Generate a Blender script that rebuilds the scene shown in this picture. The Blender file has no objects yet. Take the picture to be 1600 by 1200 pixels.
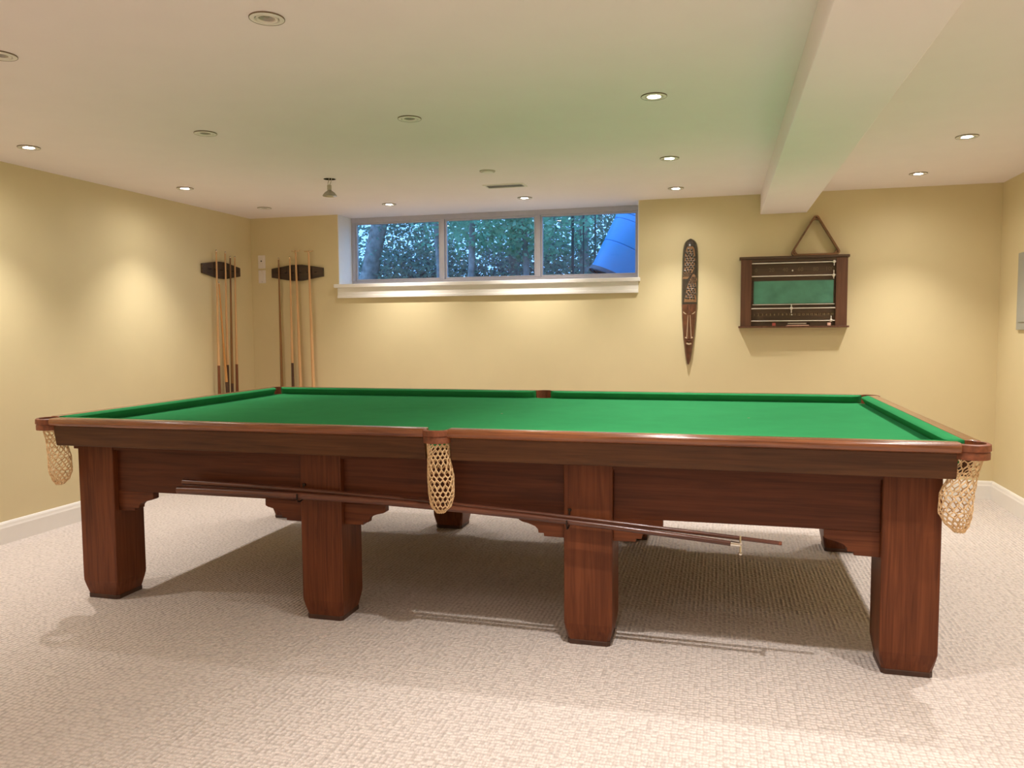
import bpy, bmesh, math, random
from mathutils import Vector, Matrix
from math import sin, cos, pi, radians

random.seed(7)
scene = bpy.context.scene
COL = scene.collection

# ------------------------------------------------------------------ camera
cam_d = bpy.data.cameras.new('camera')
cam_d.sensor_width = 36.0
cam_d.lens = 1230.62 * 36.0 / 1600.0
cam_d.clip_start = 0.05
cam = bpy.data.objects.new('camera', cam_d)
COL.objects.link(cam)
R_ = Vector((0.96665833, 0.25597529, -0.00695195))
U_ = Vector((-0.01114181, 0.06916755, 0.99754284))
F_ = Vector((-0.25582717, 0.96420563, -0.06971341))
M_ = Matrix((R_, U_, -F_)).transposed().to_4x4()
M_.translation = Vector((1.0581, -3.8586, 1.2371))
cam.matrix_world = M_
scene.camera = cam

# ------------------------------------------------------------------ sky, exposure
world = bpy.data.worlds.new('world')
scene.world = world
world.use_nodes = True
wn = world.node_tree.nodes
wn['Background'].inputs[0].default_value = (0.24, 0.54, 1.0, 1)
wn['Background'].inputs[1].default_value = 2.6
vs = scene.view_settings
vs.view_transform = 'Standard'
vs.look = 'None'
vs.gamma = 1.0
vs.use_curve_mapping = False
vs.exposure = 0.0
scene.cycles.diffuse_bounces = 10
scene.cycles.max_bounces = 16
LAMP_W = 74.0
SPILL_W = 11.0
LAMP_COL = (1.0, 0.93, 0.87)

# ------------------------------------------------------------------ dimensions
YB, ZC, XL, XR = 2.396, 2.229, -2.998, 2.946      # back wall, ceiling, left and right walls
YF = -6.0                                         # wall behind the camera
WX0, WX1, WZ0 = -2.147, 0.430, 1.60               # window opening
WY = 2.645                                        # inner face of the window frame

# ------------------------------------------------------------------ materials
MATS = {}

def new_mat(name):
    m = bpy.data.materials.new(name)
    m.use_nodes = True
    MATS[name] = m
    return m, m.node_tree.nodes, m.node_tree.links, m.node_tree.nodes['Principled BSDF']

def plain(name, col, rough=0.5, metal=0.0, spec=0.5, noise=0.06, nscale=30.0, bump=0.0, sheen=0.0, coat=0.0):
    m, N, L, b = new_mat(name)
    b.inputs['Roughness'].default_value = rough
    b.inputs['Metallic'].default_value = metal
    b.inputs['Specular IOR Level'].default_value = spec
    b.inputs['Sheen Weight'].default_value = sheen
    b.inputs['Coat Weight'].default_value = coat
    tc = N.new('ShaderNodeTexCoord')
    nz = N.new('ShaderNodeTexNoise')
    nz.inputs['Scale'].default_value = nscale
    nz.inputs['Detail'].default_value = 4
    L.new(tc.outputs['Object'], nz.inputs['Vector'])
    rp = N.new('ShaderNodeValToRGB')
    rp.color_ramp.elements[0].position = 0.3
    rp.color_ramp.elements[1].position = 0.7
    rp.color_ramp.elements[0].color = tuple(c * (1 - noise) for c in col) + (1,)
    rp.color_ramp.elements[1].color = tuple(min(1, c * (1 + noise)) for c in col) + (1,)
    L.new(nz.outputs['Fac'], rp.inputs['Fac'])
    L.new(rp.outputs['Color'], b.inputs['Base Color'])
    if bump:
        bp = N.new('ShaderNodeBump')
        bp.inputs['Strength'].default_value = bump
        bp.inputs['Distance'].default_value = 0.002
        L.new(nz.outputs['Fac'], bp.inputs['Height'])
        L.new(bp.outputs['Normal'], b.inputs['Normal'])
    return m

def wood(name, dark, light, axis='X', rough=0.35, coat=0.15, scale=1.0, spec=0.5):
    m, N, L, b = new_mat(name)
    b.inputs['Roughness'].default_value = rough
    b.inputs['Coat Weight'].default_value = coat
    b.inputs['Coat Roughness'].default_value = 0.2
    b.inputs['Specular IOR Level'].default_value = spec
    tc = N.new('ShaderNodeTexCoord')
    mp = N.new('ShaderNodeMapping')
    s = [70.0 * scale] * 3
    s['XYZ'.index(axis)] = 3.0 * scale
    mp.inputs['Scale'].default_value = s
    L.new(tc.outputs['Object'], mp.inputs['Vector'])
    n1 = N.new('ShaderNodeTexNoise')
    n1.inputs['Scale'].default_value = 1.0
    n1.inputs['Detail'].default_value = 6
    n1.inputs['Distortion'].default_value = 0.8
    L.new(mp.outputs['Vector'], n1.inputs['Vector'])
    mp2 = N.new('ShaderNodeMapping')
    s2 = [9.0 * scale] * 3
    s2['XYZ'.index(axis)] = 1.2 * scale
    mp2.inputs['Scale'].default_value = s2
    L.new(tc.outputs['Object'], mp2.inputs['Vector'])
    n2 = N.new('ShaderNodeTexNoise')
    n2.inputs['Scale'].default_value = 1.0
    n2.inputs['Detail'].default_value = 3
    L.new(mp2.outputs['Vector'], n2.inputs['Vector'])
    mx = N.new('ShaderNodeMath')
    mx.operation = 'MULTIPLY_ADD'
    mx.inputs[1].default_value = 0.6
    L.new(n1.outputs['Fac'], mx.inputs[0])
    ml = N.new('ShaderNodeMath')
    ml.operation = 'MULTIPLY'
    ml.inputs[1].default_value = 0.4
    L.new(n2.outputs['Fac'], ml.inputs[0])
    L.new(ml.outputs[0], mx.inputs[2])
    rp = N.new('ShaderNodeValToRGB')
    rp.color_ramp.elements[0].position = 0.36
    rp.color_ramp.elements[1].position = 0.64
    rp.color_ramp.elements[0].color = tuple(dark) + (1,)
    rp.color_ramp.elements[1].color = tuple(light) + (1,)
    L.new(mx.outputs[0], rp.inputs['Fac'])
    L.new(rp.outputs['Color'], b.inputs['Base Color'])
    bp = N.new('ShaderNodeBump')
    bp.inputs['Strength'].default_value = 0.12
    bp.inputs['Distance'].default_value = 0.001
    L.new(n1.outputs['Fac'], bp.inputs['Height'])
    L.new(bp.outputs['Normal'], b.inputs['Normal'])
    return m

def carpet_mat():
    m, N, L, b = new_mat('carpet_loops')
    b.inputs['Roughness'].default_value = 0.95
    b.inputs['Specular IOR Level'].default_value = 0.15
    b.inputs['Sheen Weight'].default_value = 0.15
    tc = N.new('ShaderNodeTexCoord')
    mp = N.new('ShaderNodeMapping')
    mp.inputs['Scale'].default_value = (52.6, 60.0, 1.0)
    mp.inputs['Rotation'].default_value = (0, 0, 0.0)
    L.new(tc.outputs['Object'], mp.inputs['Vector'])
    vo = N.new('ShaderNodeTexVoronoi')
    vo.voronoi_dimensions = '2D'
    vo.inputs['Randomness'].default_value = 0.5
    vo.inputs['Scale'].default_value = 1.0
    L.new(mp.outputs['Vector'], vo.inputs['Vector'])
    # ribs: wider columns of loops running along the room
    wv = N.new('ShaderNodeTexWave')
    wv.wave_type = 'BANDS'
    wv.bands_direction = 'X'
    wv.inputs['Scale'].default_value = 16.53
    wv.inputs['Distortion'].default_value = 0.6
    wv.inputs['Detail'].default_value = 1.0
    wv.inputs['Detail Scale'].default_value = 12.0
    L.new(tc.outputs['Object'], wv.inputs['Vector'])
    fine = N.new('ShaderNodeTexNoise')
    fine.inputs['Scale'].default_value = 260.0
    fine.inputs['Detail'].default_value = 3
    L.new(tc.outputs['Object'], fine.inputs['Vector'])
    inv = N.new('ShaderNodeMath')
    inv.operation = 'SUBTRACT'
    inv.inputs[0].default_value = 1.0
    L.new(vo.outputs['Distance'], inv.inputs[1])
    h1 = N.new('ShaderNodeMath')
    h1.operation = 'MULTIPLY_ADD'
    h1.inputs[1].default_value = 0.35
    L.new(wv.outputs['Fac'], h1.inputs[0])
    L.new(inv.outputs[0], h1.inputs[2])
    h2 = N.new('ShaderNodeMath')
    h2.operation = 'MULTIPLY_ADD'
    h2.inputs[1].default_value = 0.25
    L.new(fine.outputs['Fac'], h2.inputs[0])
    L.new(h1.outputs[0], h2.inputs[2])
    bp = N.new('ShaderNodeBump')
    bp.inputs['Strength'].default_value = 0.9
    bp.inputs['Distance'].default_value = 0.010
    L.new(h2.outputs[0], bp.inputs['Height'])
    L.new(bp.outputs['Normal'], b.inputs['Normal'])
    # yarn colour darkened between the loops to stand in for shade in the gaps, each loop a little different
    rp = N.new('ShaderNodeValToRGB')
    rp.color_ramp.elements[0].position = 0.30
    rp.color_ramp.elements[1].position = 0.75
    rp.color_ramp.elements[0].color = (0.60, 0.525, 0.485, 1)
    rp.color_ramp.elements[1].color = (0.83, 0.745, 0.70, 1)
    L.new(inv.outputs[0], rp.inputs['Fac'])
    mixc = N.new('ShaderNodeMix')
    mixc.data_type = 'RGBA'
    mixc.blend_type = 'MULTIPLY'
    mixc.inputs['Factor'].default_value = 0.18
    L.new(rp.outputs['Color'], mixc.inputs['A'])
    L.new(fine.outputs['Fac'], mixc.inputs['B'])
    L.new(mixc.outputs['Result'], b.inputs['Base Color'])
    return m

def emit(name, col, strength):
    m, N, L, b = new_mat(name)
    b.inputs['Base Color'].default_value = (0.8, 0.8, 0.8, 1)
    b.inputs['Emission Color'].default_value = tuple(col) + (1,)
    b.inputs['Emission Strength'].default_value = strength
    return m

def pane_mat():
    m, N, L, b = new_mat('window_glass')
    N.remove(b)
    out = N['Material Output']
    tr = N.new('ShaderNodeBsdfTransparent')
    tr.inputs[0].default_value = (0.90, 0.96, 1.0, 1)
    gl = N.new('ShaderNodeBsdfGlossy')
    gl.inputs['Roughness'].default_value = 0.0
    fr = N.new('ShaderNodeFresnel')
    fr.inputs['IOR'].default_value = 1.75
    mix = N.new('ShaderNodeMixShader')
    L.new(fr.outputs[0], mix.inputs[0])
    L.new(tr.outputs[0], mix.inputs[1])
    L.new(gl.outputs[0], mix.inputs[2])
    L.new(mix.outputs[0], out.inputs['Surface'])
    return m

plain('wall_paint', (0.70, 0.60, 0.36), 0.55, noise=0.015, nscale=4, spec=0.4)
plain('ceiling_paint', (0.87, 0.80, 0.79), 0.85, noise=0.01, nscale=5, spec=0.2)
plain('white_trim', (0.86, 0.84, 0.80), 0.4, noise=0.01)
carpet_mat()
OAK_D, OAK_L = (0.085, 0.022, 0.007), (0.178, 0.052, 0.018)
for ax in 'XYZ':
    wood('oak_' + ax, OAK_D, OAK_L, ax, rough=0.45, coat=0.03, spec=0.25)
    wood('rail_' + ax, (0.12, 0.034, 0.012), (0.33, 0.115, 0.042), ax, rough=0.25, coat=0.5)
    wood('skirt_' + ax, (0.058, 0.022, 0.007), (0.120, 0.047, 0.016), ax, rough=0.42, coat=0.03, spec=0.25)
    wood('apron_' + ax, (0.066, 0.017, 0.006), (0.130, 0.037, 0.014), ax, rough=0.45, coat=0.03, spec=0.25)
plain('leather', (0.20, 0.060, 0.025), 0.5, noise=0.3, nscale=60, bump=0.4)
plain('foot_wood', (0.055, 0.022, 0.012), 0.5, noise=0.25)
plain('dark_metal', (0.03, 0.02, 0.015), 0.4, metal=0.6)
plain('cloth', (0.034, 0.265, 0.095), 0.95, noise=0.05, nscale=8, spec=0.05)
plain('cord', (0.74, 0.53, 0.30), 0.8, noise=0.15, nscale=80)
plain('chrome', (0.75, 0.72, 0.66), 0.2, metal=1.0, noise=0.02)
plain('brass', (0.85, 0.66, 0.45), 0.25, metal=1.0, noise=0.05)
wood('rest_shaft', (0.06, 0.018, 0.010), (0.16, 0.055, 0.03), 'X', rough=0.3, coat=0.3)
wood('maple', (0.62, 0.36, 0.16), (0.80, 0.50, 0.25), 'Z', rough=0.35, coat=0.3)
wood('honey_wood', (0.55, 0.25, 0.07), (0.72, 0.38, 0.13), 'Z', rough=0.35, coat=0.3)
wood('brown_cue', (0.20, 0.09, 0.025), (0.33, 0.16, 0.05), 'Z', rough=0.35, coat=0.3)
wood('ebony_butt', (0.05, 0.022, 0.012), (0.11, 0.05, 0.03), 'Z', rough=0.3, coat=0.3)
wood('red_butt', (0.14, 0.04, 0.015), (0.25, 0.08, 0.03), 'Z', rough=0.3, coat=0.3)
wood('rack_wood', (0.030, 0.017, 0.010), (0.075, 0.042, 0.024), 'X', rough=0.45)
plain('tip_blue', (0.20, 0.22, 0.20), 0.8)
wood('board_wood', (0.075, 0.028, 0.014), (0.15, 0.062, 0.032), 'Z', rough=0.4)
wood('board_dark', (0.055, 0.030, 0.015), (0.10, 0.056, 0.030), 'X', rough=0.45)
plain('slate_green', (0.085, 0.27, 0.185), 0.6, noise=0.22, nscale=9)
plain('gilt_print', (0.16, 0.115, 0.06), 0.6)
plain('gilt_small', (0.42, 0.31, 0.16), 0.6)
plain('ivory', (0.85, 0.80, 0.70), 0.4)
plain('chalk_red', (0.42, 0.09, 0.07), 0.9)
plain('chalk_pink', (0.80, 0.50, 0.40), 0.9)
wood('triangle_wood', (0.13, 0.06, 0.022), (0.26, 0.125, 0.05), 'X', rough=0.4)
plain('mask_dark', (0.040, 0.032, 0.024), 0.25, noise=0.3, nscale=40, coat=0.5)
plain('mask_face', (0.120, 0.042, 0.020), 0.35, noise=0.3, nscale=30, coat=0.3)
plain('mask_tan', (0.24, 0.125, 0.056), 0.5, noise=0.25, nscale=90)
plain('mask_line', (0.55, 0.42, 0.28), 0.6)
plain('plate_plastic', (0.80, 0.74, 0.70), 0.4, noise=0.01)
plain('panel_grey', (0.36, 0.36, 0.31), 0.5, noise=0.02)
plain('fixture_white', (0.80, 0.77, 0.70), 0.45, noise=0.01)
plain('rim_shade', (0.20, 0.145, 0.085), 0.5)  # shade on the downlights' outer edge, put into the colour
plain('plate_shade', (0.50, 0.46, 0.38), 0.5)  # shadow outline round the cover plate, painted as a darker tone
plain('bulb_grey', (0.34, 0.31, 0.25), 0.15, noise=0.05, coat=0.8)
plain('dark_void', (0.03, 0.025, 0.02), 0.9)
plain('socket_ceramic', (0.55, 0.50, 0.42), 0.6)
emit('lamp_lens', (1.0, 0.93, 0.82), 110.0)
plain('aluminium', (0.52, 0.50, 0.53), 0.4, metal=0.3, noise=0.03)
pane_mat()
def leaf(name, col):
    m = plain(name, col, 0.5, noise=0.5, nscale=3)
    N, L = m.node_tree.nodes, m.node_tree.links
    b = N['Principled BSDF']
    src = b.inputs['Base Color'].links[0].from_socket
    tl = N.new('ShaderNodeBsdfTranslucent')
    L.new(src, tl.inputs['Color'])
    mix = N.new('ShaderNodeMixShader')
    mix.inputs[0].default_value = 0.45
    L.new(b.outputs[0], mix.inputs[1]); L.new(tl.outputs[0], mix.inputs[2])
    L.new(mix.outputs[0], N['Material Output'].inputs['Surface'])
leaf('leaf_green', (0.24, 0.36, 0.30))
leaf('leaf_light', (0.30, 0.60, 0.42))
leaf('leaf_dark', (0.17, 0.22, 0.24))
plain('bark', (0.30, 0.27, 0.27), 0.9, noise=0.4, nscale=12, bump=0.8)
plain('outside_soil', (0.07, 0.055, 0.04), 0.95, noise=0.3, nscale=4)
plain('blue_plastic', (0.08, 0.36, 0.85), 0.45, noise=0.04, nscale=6)
plain('blue_edge', (0.10, 0.14, 0.24), 0.5)
plain('fence_metal', (0.03, 0.035, 0.04), 0.5)
plain('concrete', (0.35, 0.34, 0.33), 0.9, noise=0.1)

# ------------------------------------------------------------------ mesh helpers
class MB:
    def __init__(s):
        s.v, s.f = [], []
    def add(s, vs, fs):
        o = len(s.v)
        s.v += [tuple(p) for p in vs]
        s.f += [tuple(i + o for i in f) for f in fs]
        return s
    def box(s, x0, x1, y0, y1, z0, z1):
        vs = [(x, y, z) for z in (z0, z1) for y in (y0, y1) for x in (x0, x1)]
        return s.add(vs, [(0, 2, 3, 1), (4, 5, 7, 6), (0, 1, 5, 4), (2, 6, 7, 3), (0, 4, 6, 2), (1, 3, 7, 5)])
    def loft(s, rings, cap0=True, cap1=True, closed=True):
        n = len(rings[0]); vs = [p for r in rings for p in r]; fs = []
        for j in range(len(rings) - 1):
            for i in range(n if closed else n - 1):
                a, b = j * n + i, j * n + (i + 1) % n
                fs.append((a, b, b + n, a + n))
        if cap0: fs.append(tuple(reversed(range(n))))
        if cap1: fs.append(tuple((len(rings) - 1) * n + i for i in range(n)))
        return s.add(vs, fs)
    def lathe(s, prof, n=24, c=(0, 0, 0), cap0=False, cap1=False):
        rings = [[(c[0] + r * cos(2 * pi * i / n), c[1] + r * sin(2 * pi * i / n), c[2] + z) for i in range(n)] for r, z in prof]
        return s.loft(rings, cap0, cap1)
    def tube(s, pts, rad, n=8, caps=True):
        pts = [Vector(p) for p in pts]
        if not isinstance(rad, (list, tuple)): rad = [rad] * len(pts)
        rings = []; prev = None
        for k, p in enumerate(pts):
            t = (pts[min(k + 1, len(pts) - 1)] - pts[max(k - 1, 0)]).normalized()
            if prev is None:
                ref = Vector((0, 0, 1)) if abs(t.z) < 0.9 else Vector((1, 0, 0))
                u = t.cross(ref).normalized()
            else:
                u = (prev - t * prev.dot(t)).normalized()
            prev = u; w = t.cross(u)
            rings.append([p + (u * cos(2 * pi * i / n) + w * sin(2 * pi * i / n)) * rad[k] for i in range(n)])
        return s.loft(rings, caps, caps)
    def prism(s, poly, place, h0, h1):
        # poly: 2-D points, place(u, v, h) -> 3-D
        return s.loft([[place(u, v, h0) for u, v in poly], [place(u, v, h1) for u, v in poly]])
    def build(s, name, mat, parent=None, smooth=False, bevel=0.0, fix=True):
        me = bpy.data.meshes.new(name)
        me.from_pydata(s.v, [], s.f)
        if fix:
            bm = bmesh.new(); bm.from_mesh(me)
            bmesh.ops.recalc_face_normals(bm, faces=bm.faces)
            bm.to_mesh(me); bm.free()
        me.materials.append(MATS[mat])
        if smooth:
            for p in me.polygons: p.use_smooth = True
            if hasattr(me, 'set_sharp_from_angle'): me.set_sharp_from_angle(angle=radians(40))
        o = bpy.data.objects.new(name, me)
        COL.objects.link(o)
        o.parent = parent
        if bevel:
            b = o.modifiers.new('bevel', 'BEVEL'); b.width = bevel; b.segments = 2; b.limit_method = 'ANGLE'
        return o

def empty(name, loc, label=None, cat=None, group=None, kind=None):
    o = bpy.data.objects.new(name, None)
    COL.objects.link(o); o.location = loc; o.empty_display_size = 0.1
    return tag(o, label, cat, group, kind)

def tag(o, label=None, cat=None, group=None, kind=None):
    if label: o['label'] = label
    if cat: o['category'] = cat
    if group: o['group'] = group
    if kind: o['kind'] = kind
    return o

def copy_part(o, parent):
    c = o.copy(); COL.objects.link(c); c.parent = parent
    for ch in list(o.children): copy_part(ch, c)
    return c

# ------------------------------------------------------------------ ceiling lamp positions
LIT, UNLIT = 1, 0
LAMPS = [
    (-2.547, -0.356, LIT, 'lit recessed ceiling downlight at far left, nearest the camera along the left wall'),
    (-2.554, 0.931, LIT, 'lit recessed ceiling downlight above the bright patch on the left wall'),
    (-1.492, 2.000, LIT, 'lit recessed ceiling downlight before the left window pane'),
    (-0.392, 2.023, LIT, 'lit recessed ceiling downlight before the middle window pane, behind the air vent'),
    (0.736, 1.943, LIT, 'lit recessed ceiling downlight close above the wooden mask'),
    (0.755, 0.916, LIT, 'lit recessed ceiling downlight in the middle of the row of three left of the beam'),
    (0.769, -0.362, LIT, 'lit recessed ceiling downlight nearest the camera, left of the beam'),
    (2.289, 1.859, LIT, 'lit recessed ceiling downlight right of the beam, closer to the back wall'),
    (2.295, 0.828, LIT, 'lit recessed ceiling downlight right of the beam, farther from the back wall'),
    (-0.349, -1.563, UNLIT, 'unlit recessed ceiling downlight, the largest in view, at the top edge of the picture'),
    (-1.456, -0.352, UNLIT, 'unlit recessed ceiling downlight left of the hanging bulb and nearer the camera'),
    (-0.370, -0.322, UNLIT, 'unlit recessed ceiling downlight over the middle of the table'),
    (-2.531, 1.881, UNLIT, 'unlit recessed ceiling downlight above the corner with the cue racks'),
    (-1.450, -1.526, UNLIT, 'unlit recessed ceiling downlight cut off by the left edge of the picture'),
    # the same grid goes on towards and behind the camera; table shadows show the first three lit, the rest are assumed
    (0.769, -1.540, LIT, 'lit recessed ceiling downlight over the near edge of the table, above the picture'),
    (0.769, -2.740, LIT, 'lit recessed ceiling downlight in front of the table, above the picture'),
    (2.290, -0.400, LIT, 'lit recessed ceiling downlight right of the beam, beside the table end, outside the picture'),
    (2.290, -1.600, LIT, 'lit recessed ceiling downlight right of the beam, near the camera, outside the picture'),
    (-2.550, -1.600, LIT, 'lit recessed ceiling downlight at the left wall, outside the picture beside the table'),
    (-2.550, -3.000, LIT, 'lit recessed ceiling downlight at the left wall, level with the camera'),
    (2.290, -3.000, LIT, 'lit recessed ceiling downlight right of the camera, outside the picture'),
    (-1.450, -4.300, LIT, 'added unseen fill downlight behind the camera, leftmost of four'),  # this last row is unseen, added to raise the ambient light
    (-0.360, -4.300, LIT, 'added unseen fill downlight behind the camera, second of four from the left'),
    (0.769, -4.300, LIT, 'added unseen fill downlight straight behind the camera'),
    (2.290, -4.300, LIT, 'added unseen fill downlight behind the camera, rightmost of four'),
]
PENDANT = (-1.444, 0.927)
HOLE_R = 0.0405
BRIGHT = {(0.769, -1.540): 1.35, (0.769, -2.740): 1.5, (-2.547, -0.356): 1.15, (2.289, 1.859): 1.1, (0.769, -0.362): 0.9, (0.755, 0.916): 0.9}   # stronger bulbs

# ------------------------------------------------------------------ room shell
tag(MB().box(XL - 0.3, XR + 0.3, YF - 0.3, YB + 0.3, -0.1, 0.0).build('floor', 'carpet_loops'), kind='structure')

def ceiling():
    holes = [(x, y) for x, y, *_ in LAMPS] + [PENDANT]
    h = 0.05
    xs = sorted(set([XL, XR, WX0, WX1] + [x + s for x, y in holes for s in (-h, h)]))
    ys = sorted(set([YF, YB, YB + 0.3] + [y + s for x, y in holes for s in (-h, h)]))
    def inhole(cx, cy):
        for x, y in holes:
            if abs(cx - x) < h and abs(cy - y) < h: return True
        return False
    mb = MB()
    idx = {}
    def vid(x, y):
        k = (round(x, 5), round(y, 5))
        if k not in idx:
            idx[k] = len(mb.v); mb.v.append((x, y, ZC))
        return idx[k]
    for i in range(len(xs) - 1):
        for j in range(len(ys) - 1):
            cx, cy = (xs[i] + xs[i + 1]) / 2, (ys[j] + ys[j + 1]) / 2
            if cy > YB and not (WX0 < cx < WX1): continue
            if inhole(cx, cy): continue
            mb.f.append((vid(xs[i], ys[j]), vid(xs[i], ys[j + 1]), vid(xs[i + 1], ys[j + 1]), vid(xs[i + 1], ys[j])))
    n = 32
    for x, y in holes:
        sq, ci = [], []
        for k in range(n):
            a = 2 * pi * k / n
            m = max(abs(cos(a)), abs(sin(a)))
            sq.append((x + h * cos(a) / m, y + h * sin(a) / m, ZC))
            ci.append((x + HOLE_R * cos(a), y + HOLE_R * sin(a), ZC))
        o = len(mb.v)
        mb.v += sq + ci
        for k in range(n):
            k2 = (k + 1) % n
            mb.f.append((o + k, o + n + k, o + n + k2, o + k2))
    # upper side of the ceiling, so that no daylight comes in from above
    mb.box(XL - 0.3, XR + 0.3, YF - 0.3, YB + 0.3, ZC + 0.16, ZC + 0.2)
    return tag(mb.build('ceiling', 'ceiling_paint', fix=False), kind='structure')

CEIL = ceiling()
MB().box(1.332, 1.661, YF, YB, 2.080, ZC).build('beam', 'ceiling_paint', CEIL, bevel=0.004)

wb = MB()
wb.box(XL - 0.3, WX0, YB, YB + 0.3, 0, ZC + 0.16)
wb.box(WX1, XR + 0.3, YB, YB + 0.3, 0, ZC + 0.16)
wb.box(WX0, WX1, YB, YB + 0.3, 0, WZ0)
wb.box(WX0, WX1, YB + 0.25, YB + 0.3, ZC + 0.001, ZC + 0.16)
WALL_BACK = tag(wb.build('wall_back', 'wall_paint'), kind='structure')
tag(MB().box(XL - 0.3, XL, YF - 0.3, YB, 0, ZC + 0.16).build('wall_left', 'wall_paint'), kind='structure')
tag(MB().box(XR, XR + 0.3, YF - 0.3, YB, 0, ZC + 0.16).build('wall_right', 'wall_paint'), kind='structure')
tag(MB().box(XL, XR, YF - 0.3, YF, 0, ZC + 0.16).build('wall_front', 'wall_paint'), kind='structure')

BP = [(0, 0), (0.016, 0), (0.016, 0.095), (0.013, 0.105), (0.011, 0.118), (0.006, 0.128), (0, 0.130)]
def baseboard(name, place, a, b):
    tag(MB().prism(BP, place, a, b).build(name, 'white_trim'), kind='structure')
baseboard('baseboard_back', lambda u, v, h: (h, YB - u, v), XL, XR)
baseboard('baseboard_left', lambda u, v, h: (XL + u, h, v), YF, YB - 0.016)
baseboard('baseboard_right', lambda u, v, h: (XR - u, h, v), YF, YB - 0.016)
baseboard('baseboard_front', lambda u, v, h: (h, YF + u, v), XL + 0.016, XR - 0.016)

# ------------------------------------------------------------------ window
win = empty('window_1', ((WX0 + WX1) / 2, WY, WZ0), kind='structure')
def wbox(x0, x1, y0, y1, z0, z1, name, mat, parent=win, bevel=0.0):
    p = Vector(win.location)
    return MB().box(x0 - p.x, x1 - p.x, y0 - p.y, y1 - p.y, z0 - p.z, z1 - p.z).build(name, mat, parent, bevel=bevel)
jamb = wbox(WX0, WX0 + 0.006, YB + 0.001, WY, 1.632, ZC - 0.001, 'jamb', 'white_trim')
wbox(WX1 - 0.006, WX1, YB + 0.001, WY, 1.632, ZC - 0.001, 'jamb', 'white_trim')
sp = Vector(win.location)
wbox(WX0 - 0.03, WX1 + 0.014, YB - 0.042, YB, 1.601, 1.632, 'window_sill', 'white_trim', bevel=0.005)
wbox(WX0 + 0.001, WX1 - 0.001, YB, WY + 0.04, 1.601, 1.632, 'sill_board', 'white_trim')
ap = MB()
for z0, z1, d in ((1.513, 1.536, 0.026), (1.536, 1.601, 0.019)):
    ap.box(WX0 - 0.004 - sp.x, WX1 - 0.001 - sp.x, YB - d - sp.y, YB - sp.y, z0 - sp.z, z1 - sp.z)
ap.build('sill_apron', 'white_trim', win, bevel=0.003)
fz0, fz1 = 1.632, ZC - 0.012
fx0, fx1 = WX0 + 0.006, WX1 - 0.006
fr = MB()
def fb(x0, x1, z0, z1, y0=0.0, y1=0.05):
    fr.box(x0 - sp.x, x1 - sp.x, WY + y0 - sp.y, WY + y1 - sp.y, z0 - sp.z, z1 - sp.z)
fb(fx0, fx1, fz1 - 0.030, fz1 + 0.012, 0, 0.06); fb(fx0, fx1, fz0, fz0 + 0.040, 0, 0.06)
fb(fx0, fx0 + 0.032, fz0 + 0.04, fz1 - 0.03, 0, 0.06); fb(fx1 - 0.032, fx1, fz0 + 0.04, fz1 - 0.03, 0, 0.06)
fr.build('window_frame', 'aluminium', win, bevel=0.003)
MX = [-1.283, -0.433]
edges = [fx0 + 0.032, MX[0], MX[1], fx1 - 0.032]
for mxx in MX:
    wbox(mxx - 0.020, mxx + 0.020, WY - 0.004, WY + 0.05, fz0 + 0.04, fz1 - 0.03, 'mullion', 'aluminium', bevel=0.003)
for k in range(3):
    x0 = edges[k] + (0.020 if k else 0); x1 = edges[k + 1] - (0.020 if k < 2 else 0)
    z0, z1 = fz0 + 0.04, fz1 - 0.03
    fr = MB(); t = 0.016
    fb(x0, x1, z0, z0 + t, 0.012, 0.044); fb(x0, x1, z1 - t, z1, 0.012, 0.044)
    fb(x0, x0 + t, z0 + t, z1 - t, 0.012, 0.044); fb(x1 - t, x1, z0 + t, z1 - t, 0.012, 0.044)
    sash = fr.build('sash', 'aluminium', win, bevel=0.002)
    pm = MB()
    pm.add([(x0 + t - sp.x, WY + 0.030 - sp.y, z0 + t - sp.z), (x1 - t - sp.x, WY + 0.030 - sp.y, z0 + t - sp.z),
            (x1 - t - sp.x, WY + 0.030 - sp.y, z1 - t - sp.z), (x0 + t - sp.x, WY + 0.030 - sp.y, z1 - t - sp.z)], [(0, 1, 2, 3)])
    pm.build('pane', 'window_glass', sash, fix=False)

# ------------------------------------------------------------------ snooker table
H = 0.851
CX0 = -0.012
HX, HY = 1.93, 1.0
BED = 0.806
table = empty('snooker_table', (0, 0, 0), 'large snooker table with green cloth, dark oak frame and eight square legs', 'table')

def side(which):
    if which == 'near': return lambda s, d, z: (s + CX0, -HY + d, z)
    if which == 'far': return lambda s, d, z: (s + CX0, HY - d, z)
    if which == 'right': return lambda s, d, z: (CX0 + HX - d, s, z)
    return lambda s, d, z: (CX0 - HX + d, s, z)

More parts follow.
